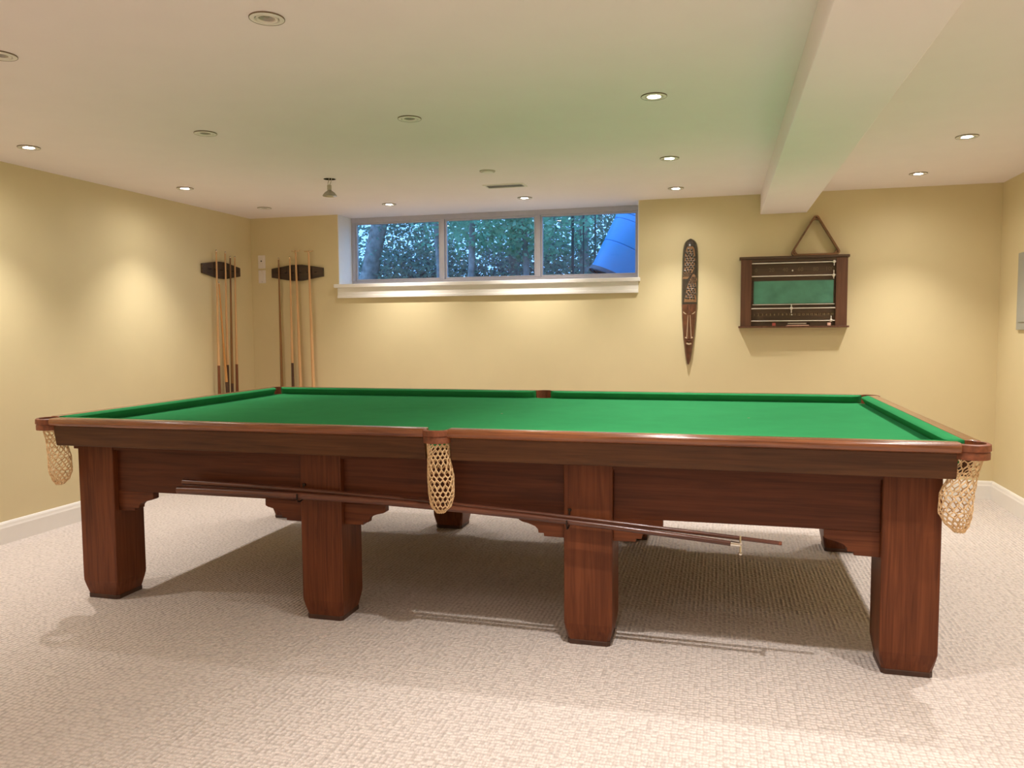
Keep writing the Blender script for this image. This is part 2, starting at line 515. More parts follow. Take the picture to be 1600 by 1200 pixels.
RAILP = [(0.014, H), (0.005, H - 0.004), (0.0, H - 0.012), (0.0, H - 0.023), (0.004, H - 0.031), (0.013, H - 0.036), (0.058, H - 0.036), (0.058, H)]
SKIRTP = [(0.020, H - 0.036), (0.036, 0.725), (0.062, 0.725), (0.058, H - 0.036)]
RUNS = [('near', -1.842, -0.047), ('near', 0.047, 1.842), ('far', -1.842, -0.047), ('far', 0.047, 1.842), ('right', -0.905, 0.905), ('left', -0.905, 0.905)]
for sd, s0, s1 in RUNS:
    P = side(sd); ax = 'X' if sd in ('near', 'far') else 'Y'
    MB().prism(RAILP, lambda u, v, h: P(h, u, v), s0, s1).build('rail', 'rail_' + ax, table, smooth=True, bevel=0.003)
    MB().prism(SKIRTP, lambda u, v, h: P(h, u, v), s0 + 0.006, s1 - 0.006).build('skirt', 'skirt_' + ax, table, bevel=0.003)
    # cushion: swept profile whose nose runs back into the rail at the pockets
    mb = MB(); rings = []
    n = 60
    L = s1 - s0
    for k in range(n + 1):
        t = k / n
        s = s0 + L * (0.5 - 0.5 * cos(pi * t))
        e = min(s - s0, s1 - s)
        rr = 0.075
        back = 0.0 if e > rr else rr - math.sqrt(max(0, rr * rr - (rr - e) ** 2))
        nose = 0.106 - min(back, 0.046)
        under = max(0.059, nose - 0.024)
        rings.append([P(s, 0.058, H - 0.0005), P(s, 0.5 * (0.058 + nose), H - 0.001), P(s, nose - 0.006 if nose > 0.07 else nose - 0.001, H - 0.003),
                      P(s, nose, H - 0.008), P(s, nose - 0.0015, H - 0.013), P(s, under, BED), P(s, 0.058, BED)])
    mb.loft(rings).build('cushion', 'cloth', table, smooth=True)

# slate bed covered with cloth, cut out round the six pockets
MIDC = [(CX0, 0.966), (CX0, -0.966)]
CORC = [(CX0 + sx * 1.880, sy * 0.948) for sx in (1, -1) for sy in (1, -1)]
bx, by = 1.868, 0.938
def bed_outline():
    pts = []
    def arc(cx, cy, r, a0, a1, n=10):
        for k in range(n + 1):
            a = radians(a0 + (a1 - a0) * k / n)
            pts.append((cx + r * cos(a), cy + r * sin(a)))
    arc(CX0 + bx, -by, 0.05, 180, 90)
    arc(CX0 + bx, by, 0.05, 270, 180)
    arc(CX0, by + 0.02, 0.045, 333, 207)
    arc(CX0 - bx, by, 0.05, 360, 270)
    arc(CX0 - bx, -by, 0.05, 90, 0)
    arc(CX0, -by - 0.02, 0.045, 153, 27)
    return pts
MB().prism(bed_outline(), lambda u, v, h: (u, v, h), 0.766, BED).build('bed', 'cloth', table)
MB().box(-1.83, 1.80, -0.885, 0.885, 0.700, 0.766).build('subframe', 'apron_X', table)
for sx, sy in ((-0.02, 0.0), (1.19, 0.04)):
    MB().lathe([(0.006, 0), (0.006, 0.0006)], 12, (sx, sy, BED), True, True).build('spot', 'brown_cue', table)

# legs
LXS = [-1.708, -0.5697, 0.5697, 1.708]
LW = 0.0947
def leg_mesh(cx, cy):
    mb = MB(); rings = []
    for z, hw, ch in ((0.020, 0.083, 0.012), (0.060, 0.091, 0.008), (0.085, 0.0945, 0.004), (0.10, LW, 0.003), (0.7255, LW, 0.003)):
        r = [(-hw + ch, -hw), (hw - ch, -hw), (hw, -hw + ch), (hw, hw - ch), (hw - ch, hw), (-hw + ch, hw), (-hw, hw - ch), (-hw, -hw + ch)]
        rings.append([(cx + a, cy + b, z) for a, b in r])
    return mb.loft(rings)
LYN = -0.8915 + LW
for cy in (LYN, -LYN):
    for lx in LXS:
        leg = leg_mesh(lx, cy).build('leg', 'oak_Z', table, smooth=False)
        hw, ch = 0.085, 0.012
        r = [(-hw + ch, -hw), (hw - ch, -hw), (hw, -hw + ch), (hw, hw - ch), (hw - ch, hw), (-hw + ch, hw), (-hw, hw - ch), (-hw, -hw + ch)]
        MB().prism([(lx + a, cy + b) for a, b in r], lambda u, v, h: (u, v, h), 0.0, 0.020).build('foot', 'foot_wood', leg, bevel=0.003)

# aprons between the legs, with shaped brackets beneath them
AZ = 0.507
BRP = [(0, AZ), (0.188, AZ), (0.188, 0.478), (0.176, 0.472), (0.150, 0.466), (0.122, 0.456), (0.110, 0.444), (0.108, 0.430), (0.086, 0.430), (0.086, 0.418), (0, 0.416)]
for sgn in (1, -1):
    y0, y1 = sorted((sgn * -0.862, sgn * -0.825))
    for a, b in zip(LXS[:-1], LXS[1:]):
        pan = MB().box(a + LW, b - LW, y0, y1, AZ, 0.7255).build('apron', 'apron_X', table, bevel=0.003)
        for base, dr in ((a + LW, 1), (b - LW, -1)):
            MB().prism(BRP, lambda u, v, h: (base + dr * u, h, v), y0, y1).build('bracket', 'oak_X', pan, bevel=0.002)
for xx in (-1.708, 1.708):
    s = 1 if xx > 0 else -1
    x0, x1 = sorted((xx + s * 0.055, xx + s * 0.02))
    MB().box(x0, x1, LYN + LW, -LYN - LW, AZ, 0.7255).build('apron', 'apron_Y', table, bevel=0.003)

# pockets: leather covered bracket and string net
def pocket_bracket(cx, cy, a0, a1, parent):
    mb = MB(); rings = []
    prof = [(0.046, H - 0.003), (0.053, H - 0.002), (0.060, H - 0.006), (0.061, H - 0.026), (0.056, H - 0.030), (0.058, H - 0.034), (0.058, H - 0.055), (0.046, H - 0.056)]
    n = 28
    for k in range(n + 1):
        a = radians(a0 + (a1 - a0) * k / n)
        rings.append([(cx + r * cos(a), cy + r * sin(a), z) for r, z in prof])
    return mb.loft(rings).build('pocket_bracket', 'leather', parent, smooth=True)

def net_mesh(path, n=14, rows=14, rc=0.0027, seed=0):
    # path(t) -> (cx, cy, z, rx, ry)
    rnd = random.Random(seed)
    nodes = {}
    def pt(i, j, part):
        k = (i % n, j, part)
        if k not in nodes:
            t = (j + (0.0 if part == 0 else 0.42)) / (rows + 0.42)
            cx, cy, z, rx, ry = path(t)
            a = 2 * pi * ((i % n) + 0.5 * (j % 2)) / n + rnd.uniform(-0.05, 0.05)
            nodes[k] = Vector((cx + rx * cos(a), cy + ry * sin(a), z + rnd.uniform(-0.001, 0.001)))
        return nodes[k]
    mb = MB()
    for j in range(rows + 1):
        for i in range(n):
            p, q = pt(i, j, 0), pt(i, j, 1)
            mb.tube([p, q], rc, 5, False)
            if j < rows:
                b1 = pt(i, j + 1, 0)
                b2 = pt(i + (1 if j % 2 else -1), j + 1, 0)
                mb.tube([q, b1], rc, 5, False); mb.tube([q, b2], rc, 5, False)
    # drawn-in bottom
    cx, cy, z, rx, ry = path(1.0)
    ring = [(cx + rx * cos(2 * pi * k / 12), cy + ry * sin(2 * pi * k / 12), z) for k in range(13)]
    mb.tube(ring, rc * 1.6, 5, False)
    for k in range(6):
        a = pi * k / 6
        mb.tube([(cx + rx * cos(a), cy + ry * sin(a), z), (cx - rx * cos(a), cy - ry * sin(a), z - 0.004)], rc, 5, False)
    return mb

def lerp_path(keys):
    def f(t):
        t = min(max(t, 0), 1)
        for (t0, a), (t1, b) in zip(keys[:-1], keys[1:]):
            if t <= t1:
                u = (t - t0) / (t1 - t0); u = u * u * (3 - 2 * u) * 0.5 + u * 0.5
                return tuple(p + (q - p) * u for p, q in zip(a, b))
        return keys[-1][1]
    return f

for sy in (-1, 1):
    cy = 0.966 * sy
    br = pocket_bracket(CX0, cy, 180 if sy < 0 else 0, 360 if sy < 0 else 180, table)
    c2 = cy - 0.006 * sy
    path = lerp_path([(0, (CX0, c2, H - 0.055, 0.045, 0.045)), (0.25, (CX0 + 0.001, c2, 0.735, 0.043, 0.043)), (0.48, (CX0 + 0.008, c2, 0.66, 0.052, 0.048)),
                      (0.75, (CX0 + 0.010, c2, 0.585, 0.050, 0.046)), (0.90, (CX0 + 0.008, c2, 0.540, 0.040, 0.036)), (1, (CX0 + 0.006, c2, 0.519, 0.018, 0.018))])
    net_mesh(path, seed=3 + sy).build('net', 'cord', br, smooth=True)
for sx in (1, -1):
    for sy in (-1, 1):
        cx, cy = CX0 + 1.880 * sx, 0.948 * sy
        mid = math.degrees(math.atan2(sy, sx))
        br = pocket_bracket(cx, cy, mid - 112, mid + 112, table)
        a, b = CX0 + 1.884 * sx, 0.934 * sy
        path = lerp_path([(0, (a - 0.004 * sx, b, H - 0.055, 0.042, 0.042)), (0.22, (a - 0.016 * sx, b, 0.742, 0.040, 0.038)), (0.45, (a - 0.040 * sx, b - 0.008 * sy * -1, 0.675, 0.052, 0.042)),
                          (0.72, (a - 0.044 * sx, b + 0.010 * sy, 0.605, 0.051, 0.044)), (0.90, (a - 0.034 * sx, b, 0.565, 0.036, 0.034)), (1, (a - 0.028 * sx, b, 0.545, 0.018, 0.018))])
        net_mesh(path, n=12, rows=14, rc=0.0023, seed=11 + sx + 3 * sy).build('net', 'cord', br, smooth=True)

# hooks on the two middle near legs carry the rest and the long cue
def hook(x, z):
    mb = MB()
    y = -0.8915
    mb.tube([(x, y + 0.002, z + 0.030), (x, y - 0.012, z + 0.030), (x, y - 0.016, z + 0.012), (x, y - 0.016, z - 0.018), (x, y - 0.024, z - 0.030), (x, y - 0.046, z - 0.034),
             (x, y - 0.064, z - 0.030), (x, y - 0.070, z - 0.014), (x, y - 0.070, z + 0.004)], 0.0032, 6)
    mb.lathe([(0.007, 0), (0.007, 0.008)], 10, (x, y - 0.008, z + 0.026), True, True)
    mb.build('hook', 'dark_metal', table, smooth=True)
hook(-0.640, 0.556)
hook(0.500, 0.508)

def rod(name, mat, parent, p0, p1, r0, r1, n=12, k=10):
    p0, p1 = Vector(p0), Vector(p1)
    return MB().tube([p0.lerp(p1, i / k) for i in range(k + 1)], [r0 + (r1 - r0) * i / k for i in range(k + 1)], n).build(name, mat, parent, smooth=True)

def bent(pts, n=16):
    # smooth curve through sag points (x, z)
    out = []
    x0, x1 = pts[0][0], pts[-1][0]
    for k in range(n + 1):
        x = x0 + (x1 - x0) * k / n
        z = 0.0
        for i, (xi, zi) in enumerate(pts):
            w = 1.0
            for j, (xj, zj) in enumerate(pts):
                if i != j: w *= (x - xj) / (xi - xj)
            z += w * zi
        out.append(Vector((x, 0, z)))
    return out
def rad_rod(name, mat, parent, pts, r0, r1):
    n = len(pts) - 1
    return MB().tube(pts, [r0 + (r1 - r0) * i / n for i in range(n + 1)], 12).build(name, mat, parent, smooth=True)

RO = Vector((-1.229, -0.944, 0.545))
rest = empty('cue_rest', RO, 'long wooden cue rest with metal cross head hung along the table legs', 'cue rest')
rp_ = [p - Vector((RO.x, 0, RO.z)) for p in bent([(-1.229, 0.545), (-0.643, 0.548), (0.495, 0.503), (1.112, 0.455)])]
rad_rod('shaft', 'rest_shaft', rest, rp_, 0.0165, 0.0095)
d = rp_[-1]; dn = (rp_[-1] - rp_[-2]).normalized()
rod('ferrule', 'chrome', rest, d - dn * 0.012, d + dn * 0.022, 0.0105, 0.0085, k=1)
hd = MB()
hp = d + dn * 0.022
hd.tube([hp + Vector((0, 0.010, 0.030)), hp, hp + Vector((0, -0.010, -0.030))], 0.0042, 8)
hd.tube([hp + Vector((0, 0.026, -0.010)), hp, hp + Vector((0, -0.026, 0.010))], 0.0042, 8)
hd.lathe([(0.0, -0.006), (0.006, -0.004), (0.0075, 0), (0.006, 0.004), (0.0, 0.006)], 10, tuple(hp + Vector((0, -0.010, -0.030))))
hd.build('cross_head', 'chrome', rest, smooth=True)

LO = Vector((-1.220, -0.918, 0.576))
lc = empty('long_cue', LO, 'long plain brown cue hung behind the metal-headed rest', 'cue')
lp_ = [p - Vector((LO.x, 0, LO.z)) for p in bent([(-1.220, 0.576), (-0.655, 0.565), (0.490, 0.513), (1.268, 0.461)])]
rad_rod('butt', 'rest_shaft', lc, lp_[:6], 0.0140, 0.0118)
rad_rod('shaft', 'rest_shaft', lc, lp_[5:], 0.0116, 0.0075)
rod('tip', 'leather', lc, lp_[-1], lp_[-1] + (lp_[-1] - lp_[-2]).normalized() * 0.010, 0.0075, 0.0070, k=1)

# ------------------------------------------------------------------ ceiling lamps
def downlight(x, y, lit, label, proto={}):
    t = empty('ceiling_downlight', (x, y, ZC), label, 'ceiling light', 'recessed ceiling downlights')
    if 'ring' not in proto:
        proto['ring'] = MB().lathe([(0.0390, 0.006), (0.0390, -0.0035), (0.0402, -0.0050), (0.0500, -0.0046), (0.0540, -0.0036), (0.0550, 0.0)], 36).build('trim_ring', 'fixture_white', t, smooth=True)
        proto['rim'] = MB().lathe([(0.0551, 0.0), (0.0556, -0.0010), (0.0556, -0.0040), (0.0546, -0.0047), (0.0538, -0.0042), (0.0548, -0.0020)], 36).build('rim_edge', 'rim_shade', t, smooth=True)
        proto['can'] = MB().lathe([(HOLE_R - 0.0003, 0.002), (HOLE_R - 0.0003, 0.10), (0.001, 0.10)], 24).build('housing', 'dark_void', t, smooth=True)
        proto['gim'] = MB().lathe([(0.0345, 0.012), (0.0345, -0.0035), (0.0335, -0.0050), (0.0285, -0.0042), (0.0265, -0.0010), (0.0262, 0.016)], 32).build('gimbal_ring', 'fixture_white', t, smooth=True)
    else:
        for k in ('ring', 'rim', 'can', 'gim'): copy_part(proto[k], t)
    if lit:
        if 'lens' not in proto:
            proto['lens'] = MB().lathe([(0.0263, 0.0005), (0.020, -0.0015), (0.010, -0.0025), (0.0005, -0.0030)], 24).build('bulb', 'lamp_lens', t, smooth=True)
        else: copy_part(proto['lens'], t)
        for nm, watt, ang in (('spot_beam', LAMP_W, 94), ('spot_spill', SPILL_W, 168)):
            ld = bpy.data.lights.new(nm, 'SPOT')
            ld.energy = watt * BRIGHT.get((x, y), 1.0); ld.color = LAMP_COL
            ld.spot_size = radians(ang); ld.spot_blend = 1.0; ld.shadow_soft_size = 0.022
            lo = bpy.data.objects.new(nm, ld); COL.objects.link(lo); lo.parent = t
            lo.location = (0, 0, -0.012)
    else:
        if 'dead' not in proto:
            proto['dead'] = MB().lathe([(0.0263, -0.0008), (0.0245, 0.0010), (0.018, 0.0070), (0.0085, 0.0090), (0.0075, 0.0020), (0.0005, 0.0010)], 24).build('bulb', 'bulb_grey', t, smooth=True)
        else: copy_part(proto['dead'], t)
    return t
for x, y, lit, label in LAMPS:
    downlight(x, y, lit, label)

# bulb dangling on its wires from an open hole
pd = empty('hanging_bulb', (PENDANT[0], PENDANT[1], ZC), 'unlit bare reflector bulb dangling on wires from a ceiling hole', 'light bulb')
MB().lathe([(HOLE_R - 0.0005, 0.0005), (HOLE_R - 0.0005, 0.10), (0.001, 0.10)], 24).build('housing', 'dark_void', pd, smooth=True)
MB().tube([(-0.004, 0, 0.09), (-0.006, 0.003, 0.0), (-0.013, 0, -0.028), (-0.008, 0, -0.040)], 0.0024, 6).build('wire', 'socket_ceramic', pd, smooth=True)
MB().tube([(0.012, 0, 0.09), (0.014, 0, 0.0), (0.006, 0.002, -0.022), (-0.002, 0, -0.040)], 0.0024, 6).build('wire', 'socket_ceramic', pd, smooth=True)
MB().lathe([(0.0125, -0.038), (0.0150, -0.042), (0.0150, -0.064), (0.0120, -0.074)], 16, (-0.004, 0, 0), True, True).build('socket', 'socket_ceramic', pd, smooth=True)
MB().lathe([(0.0120, -0.070), (0.016, -0.076), (0.032, -0.086), (0.043, -0.100), (0.047, -0.108), (0.045, -0.111), (0.025, -0.113), (0.001, -0.1135)], 28, (-0.002, 0, 0), True, True).build('reflector_bulb', 'bulb_grey', pd, smooth=True)

# blank cover plate and air vent
cp = empty('cover_plate', (-0.372, 0.966, ZC), 'round white blank cover plate on the ceiling before the vent', 'cover plate')
MB().lathe([(0.050, 0), (0.050, -0.004), (0.047, -0.007), (0.040, -0.008), (0.0005, -0.008)], 32).build('rim', 'plate_shade', cp, smooth=True)
MB().lathe([(0.036, -0.0075), (0.036, -0.011), (0.033, -0.012), (0.0005, -0.012)], 32).build('disc', 'fixture_white', cp, smooth=True)

vt = empty('air_vent', (-0.402, 1.490, ZC), 'rectangular slatted air vent on the ceiling before the window', 'vent')
f = MB()
hw, hd_, t = 0.145, 0.066, 0.016
f.box(-hw, hw, -hd_, -hd_ + t, -0.006, 0); f.box(-hw, hw, hd_ - t, hd_, -0.006, 0)
f.box(-hw, -hw + t, -hd_ + t, hd_ - t, -0.006, 0); f.box(hw - t, hw, -hd_ + t, hd_ - t, -0.006, 0)
f.build('frame', 'fixture_white', vt, bevel=0.002)
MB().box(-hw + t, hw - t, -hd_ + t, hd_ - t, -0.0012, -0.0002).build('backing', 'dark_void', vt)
sm = None
ns = 18
for k in range(ns):
    x = -hw + t + (k + 0.5) * (2 * hw - 2 * t) / ns
    if sm is None:
        so = MB().prism([(-0.0062, -0.0016), (-0.0052, -0.0012), (0.0046, -0.0062), (0.0036, -0.0068)], lambda u, v, h: (u, h, v), -hd_ + t, hd_ - t).build('slat', 'fixture_white', vt)
        sm = so.data
    else:
        so = bpy.data.objects.new('slat', sm); COL.objects.link(so); so.parent = vt
    so.location = (x, 0, 0)

# ------------------------------------------------------------------ scoreboard on the back wall
SB = Vector((1.573, YB, 1.235))
sb = empty('scoreboard', SB, 'dark wooden snooker scoreboard with green slate panel hung on the back wall', 'scoreboard')
def sbx(x0, x1, d0, d1, z0, z1, name, mat, parent=sb, bevel=0.0015):
    return MB().box(x0 - SB.x, x1 - SB.x, -d1, -d0, z0 - SB.z, z1 - SB.z).build(name, mat, parent, bevel=bevel)
bx0, bx1, bz0, bz1 = 1.198, 1.945, 1.246, 1.742
sbx(bx0, bx1, 0.001, 0.022, bz0, bz1, 'back_panel', 'board_dark')
sbx(bx0, 1.276, 0.022, 0.052, bz0, bz1, 'stile', 'board_wood')
sbx(1.866, bx1, 0.022, 0.052, bz0, bz1, 'stile', 'board_wood')
MB().prism([(-0.001, 1.742), (-0.056, 1.742), (-0.064, 1.748), (-0.064, 1.756), (-0.058, 1.762), (-0.001, 1.762)],
           lambda u, v, h: (h, u, v - SB.z), 1.186 - SB.x, 1.956 - SB.x).build('cornice', 'board_dark', sb, bevel=0.002)
sbx(1.276, 1.866, 0.022, 0.050, 1.722, 1.742, 'head_rail', 'board_dark')
sbx(1.184, 1.958, 0.001, 0.082, 1.232, 1.246, 'shelf', 'board_wood')
fr_ = sbx(1.280, 1.862, 0.022, 0.030, 1.404, 1.590, 'slate_frame', 'board_dark')
MB().box(1.292 - SB.x, 1.852 - SB.x, -0.034, -0.030, 1.412 - SB.z, 1.580 - SB.z).build('slate', 'slate_green', sb)
MB().box(1.284 - SB.x, 1.862 - SB.x, -0.036, -0.030, 1.403 - SB.z, 1.408 - SB.z).build('slate_bead', 'ivory', sb)
for z in (1.712, 1.616, 1.376, 1.283):
    rod('slider_bar', 'ivory', sb, (1.276 - SB.x, -0.044, z - SB.z), (1.866 - SB.x, -0.044, z - SB.z), 0.0038, 0.0038, 8, 1)
def pointer(x, z, up, down):
    mb = MB()
    p = (x - SB.x, -0.046, z - SB.z)
    mb.lathe([(0.0005, -down), (0.0035, -down + 0.004), (0.003, -0.012), (0.008, -0.008), (0.010, 0), (0.008, 0.008), (0.003, 0.012), (0.0035, up - 0.004), (0.0005, up)], 10, p)
    mb.build('pointer', 'ivory', sb, smooth=True)
pointer(1.852, 1.712, 0.022, 0.030); pointer(1.850, 1.613, 0.040, 0.026)
pointer(1.561, 1.376, 0.030, 0.036); pointer(1.838, 1.285, 0.034, 0.010)
for x, z in ((1.566, 1.655), (1.566, 1.329)):
    MB().lathe([(0.0005, -0.006), (0.004, -0.004), (0.0055, 0), (0.004, 0.004), (0.0005, 0.006)], 10, (x - SB.x, -0.028, z - SB.z)).build('peg', 'ivory', sb, smooth=True)

def text_mesh(body, size, mat, parent, loc, name='numeral'):
    cu = bpy.data.curves.new('txt', 'FONT')
    cu.body = body; cu.size = size; cu.align_x = 'CENTER'; cu.align_y = 'CENTER'; cu.extrude = 0.0004; cu.resolution_u = 3
    ob = bpy.data.objects.new('txt', cu); COL.objects.link(ob)
    me = bpy.data.meshes.new_from_object(ob)
    bpy.data.objects.remove(ob)
    me.materials.clear(); me.materials.append(MATS[mat])
    o = bpy.data.objects.new(name, me); COL.objects.link(o)
    o.parent = parent; o.rotation_euler = (pi / 2, 0, 0); o.location = loc
    return o
for body, x in zip(('0', '20', '40', '60', '80', '100'), (1.308, 1.418, 1.516, 1.622, 1.728, 1.824)):
    text_mesh(body, 0.040, 'gilt_print', sb, (x - SB.x, -0.0226, 1.662 - SB.z))
for k in range(20):
    text_mesh(str(k + 1), 0.022, 'gilt_small', sb, (1.300 + k * 0.0288 - SB.x, -0.0226, 1.330 - SB.z))

# things lying on the scoreboard shelf
SHZ = 1.246
def chalk(x, s, mat, label):
    o = empty('chalk_cube', (x, YB - 0.060, SHZ), label, 'chalk')
    MB().box(-s, s, -s, s, 0, 1.8 * s).build('block', mat, o, bevel=0.002)
    MB().lathe([(0.8 * s, 0), (0.5 * s, -0.001), (0.0005, -0.003)], 12, (0, 0, 1.8 * s + 0.0008)).build('worn_top', 'tip_blue' if mat == 'none' else mat, o, smooth=True)
chalk(1.438, 0.012, 'chalk_red', 'small dark red chalk cube on the scoreboard shelf')
chalk(1.822, 0.012, 'chalk_pink', 'small pale pink chalk cube at the right of the scoreboard shelf')
er = empty('slate_duster', (1.604, YB - 0.058, SHZ), 'flat slate duster with pale base lying on the scoreboard shelf', 'duster')
MB().prism([(-0.082, 0), (0.078, 0), (0.078, 0.006), (-0.068, 0.006)], lambda u, v, h: (u, h, v), -0.018, 0.018).build('felt_pad', 'chalk_pink', er)
MB().box(-0.068, 0.078, -0.018, 0.018, 0.006, 0.015).build('body', 'board_dark', er, bevel=0.002)
MB().box(-0.070, 0.060, -0.019, 0.019, 0.015, 0.021).build('handle', 'chrome', er, bevel=0.002)
MB().box(0.062, 0.086, -0.019, 0.019, 0.006, 0.024).build('end_grip', 'dark_metal', er, bevel=0.002)

# triangle standing on top of the scoreboard
TR = Vector((1.722, YB - 0.030, 1.762))
tr = empty('ball_triangle', TR, 'wooden ball triangle standing upright on top of the scoreboard', 'triangle')
def rounded_tri(w, h, r, n=6, off=0.0):
    P3 = [Vector((-w / 2, 0)), Vector((w / 2, 0)), Vector((0, h))]
    pts = []
    for i in range(3):
        p, a, b = P3[i], P3[i - 1], P3[(i + 1) % 3]
        u, v = (a - p).normalized(), (b - p).normalized()
        half = u.angle(v) / 2
        bis = (u + v).normalized()
        c = p + bis * (r / sin(half))
        d0 = Vector((u.y, -u.x)); d1 = Vector((-v.y, v.x))
        if d0.dot(bis) > 0: d0 = -d0
        if d1.dot(bis) > 0: d1 = -d1
        for k in range(n + 1):
            d = d0.lerp(d1, k / n).normalized()
            pts.append(c + d * (r - off))
    return pts
outer = rounded_tri(0.368, 0.310, 0.022)
inner = rounded_tri(0.368, 0.310, 0.022, off=0.012)
mb = MB(); n = len(outer)
y0, y1 = -0.026, 0.026
mb.loft([[(p.x, y0, p.y) for p in outer], [(p.x, y1, p.y) for p in outer], [(p.x, y1, p.y) for p in inner], [(p.x, y0, p.y) for p in inner], [(p.x, y0, p.y) for p in outer]], False, False)
mb.build('frame', 'triangle_wood', tr, smooth=True)
for k in range(3):
    w3 = [Vector((-0.184, 0)), Vector((0.184, 0)), Vector((0, 0.310))]
    c = (w3[0] + w3[1] + w3[2]) / 3
    p = w3[k]; q = p + (c - p).normalized() * (0.054 if k < 2 else 0.050)
    u = (w3[k - 1] - p).normalized(); v = (w3[(k + 1) % 3] - p).normalized()
    base = p + (c - p).normalized() * 0.036
    MB().prism([(base.x, base.y), ((p + u * 0.056 + (c - p).normalized() * 0.012).x, (p + u * 0.056 + (c - p).normalized() * 0.012).y), (q.x, q.y),
                ((p + v * 0.056 + (c - p).normalized() * 0.012).x, (p + v * 0.056 + (c - p).normalized() * 0.012).y)], lambda a, b, h: (a, h, b), y0 + 0.008, y1 - 0.008).build('corner_block', 'triangle_wood', tr)

# ------------------------------------------------------------------ carved mask
MK = Vector((0.826, YB, 0.955))
mk = empty('carved_mask', MK, 'tall narrow carved wooden mask with dotted headdress on the back wall', 'mask')
MH = 0.962
def mask_half(z):
    t = z / MH
    pts = [(0, 0.006), (0.03, 0.016), (0.10, 0.028), (0.22, 0.043), (0.36, 0.054), (0.50, 0.0605), (0.66, 0.062), (0.84, 0.060), (0.92, 0.056), (0.96, 0.048), (0.985, 0.034), (1.0, 0.006)]
    for (a, b), (c, d) in zip(pts[:-1], pts[1:]):
        if t <= c: return b + (d - b) * (t - a) / (c - a)
    return 0.006
def mask_cx(z): return -0.006 + 0.010 * (z / MH - 0.5)
def mask_depth(z, u):
    # depth of the surface at height z and relative width u in -1..1
    t = z / MH
    end = min(1, (1 - t) / 0.06 if t > 0.94 else 1, 0.35 + t / 0.25)
    d = 0.008 + 0.042 * math.sqrt(max(0, 1 - u * u)) * math.sqrt(max(0.02, end))
    if 0.14 < t < 0.50:      # face: brow, sunken cheeks, nose ridge
        d -= 0.007 * (1 - abs(u)) * (1 if 0.21 < t < 0.41 else 0.2)
        if t < 0.41 and abs(u) < 0.28 and t > 0.20: d += 0.016 * (1 - abs(u) / 0.28)
    return d
def mask_patch(z0, z1, nz, name, mat, u0=-1, u1=1, nu=14, lift=0.0, back=True):
    rings = []
    for j in range(nz + 1):
        z = z0 + (z1 - z0) * j / nz
        r = []
        for i in range(nu + 1):
            u = u0 + (u1 - u0) * i / nu
            r.append((mask_cx(z) + u * mask_half(z), -mask_depth(z, u) - lift, z))
        if back:
            r += [(mask_cx(z) + mask_half(z) * u1, -0.002, z), (mask_cx(z) + mask_half(z) * u0, -0.002, z)]
        rings.append(r)
    return MB().loft(rings).build(name, mat, mk, smooth=True)
mask_patch(0.0, 0.462, 44, 'face', 'mask_face')
mask_patch(0.462, MH, 44, 'headdress', 'mask_dark')
def on_mask(x, z, lift=0.0):
    u = max(-0.97, min(0.97, (x - mask_cx(z)) / mask_half(z)))
    return (mask_cx(z) + u * mask_half(z), -mask_depth(z, u) - lift, z)
def mask_shape(poly, name, mat, lift=0.0015, th=0.003):
    # thin carved inlay following the surface: polygon strip (x, z) pairs
    front = [on_mask(x, z, lift) for x, z in poly]; bk = [on_mask(x, z, -th) for x, z in poly]
    return MB().loft([bk, front]).build(name, mat, mk)
# tan carved fields with raised dark dots
def field(zc_list, name):
    rings = []
    for z, xa, xb in zc_list:
        n = 8
        rings.append([on_mask(xa + (xb - xa) * i / n, z, 0.0012) for i in range(n + 1)] + [on_mask(xb, z, -0.003), on_mask(xa, z, -0.003)])
    return MB().loft(rings).build(name, 'mask_tan', mk, smooth=True)
upper = [(0.655, -0.058, -0.020), (0.675, -0.056, -0.004), (0.70, -0.050, 0.014), (0.74, -0.044, 0.032), (0.80, -0.044, 0.036), (0.85, -0.040, 0.034), (0.885, -0.030, 0.028), (0.90, -0.022, 0.018)]
lower = [(0.478, -0.046, 0.046), (0.50, -0.042, 0.046), (0.53, -0.034, 0.044), (0.58, -0.026, 0.042), (0.62, -0.014, 0.044), (0.65, 0.000, 0.050), (0.675, 0.012, 0.040), (0.690, 0.018, 0.030)]
fu = field(upper, 'carved_field'); fl = field(lower, 'carved_field')
def dots(rows, parent, z0, z1, r):
    mb = MB(); dz = r * 1.75; j = 0; z = z0
    def span(z):
        for (a, x0, x1), (b, x2, x3) in zip(rows[:-1], rows[1:]):
            if a <= z <= b:
                t = (z - a) / (b - a); return x0 + (x2 - x0) * t, x1 + (x3 - x1) * t
        return 0, 0
    while z < z1:
        xa, xb = span(z); x = xa + r + (r if j % 2 else 0)
        while x < xb - r * 0.6:
            c = on_mask(x + random.uniform(-0.2, 0.2) * r, z + random.uniform(-0.25, 0.25) * r, 0.001)
            rr = r * random.uniform(0.93, 1.04)
            ring0 = [(c[0] + rr * cos(2 * pi * k / 8), c[1], c[2] + rr * sin(2 * pi * k / 8)) for k in range(8)]
            ring1 = [(c[0] + 0.6 * rr * cos(2 * pi * k / 8), c[1] - 0.0025, c[2] + 0.6 * rr * sin(2 * pi * k / 8)) for k in range(8)]
            mb.loft([ring0, ring1])
            x += 2 * r
        z += dz; j += 1
    return mb.build('carved_dots', 'mask_dark', parent, smooth=True)
tag(dots(upper, fu, 0.716, 0.885, 0.0100), kind='stuff'); tag(dots(upper, fu, 0.676, 0.712, 0.0052), kind='stuff')
tag(dots(lower, fl, 0.508, 0.618, 0.0096), kind='stuff'); tag(dots(lower, fl, 0.622, 0.668, 0.0050), kind='stuff')
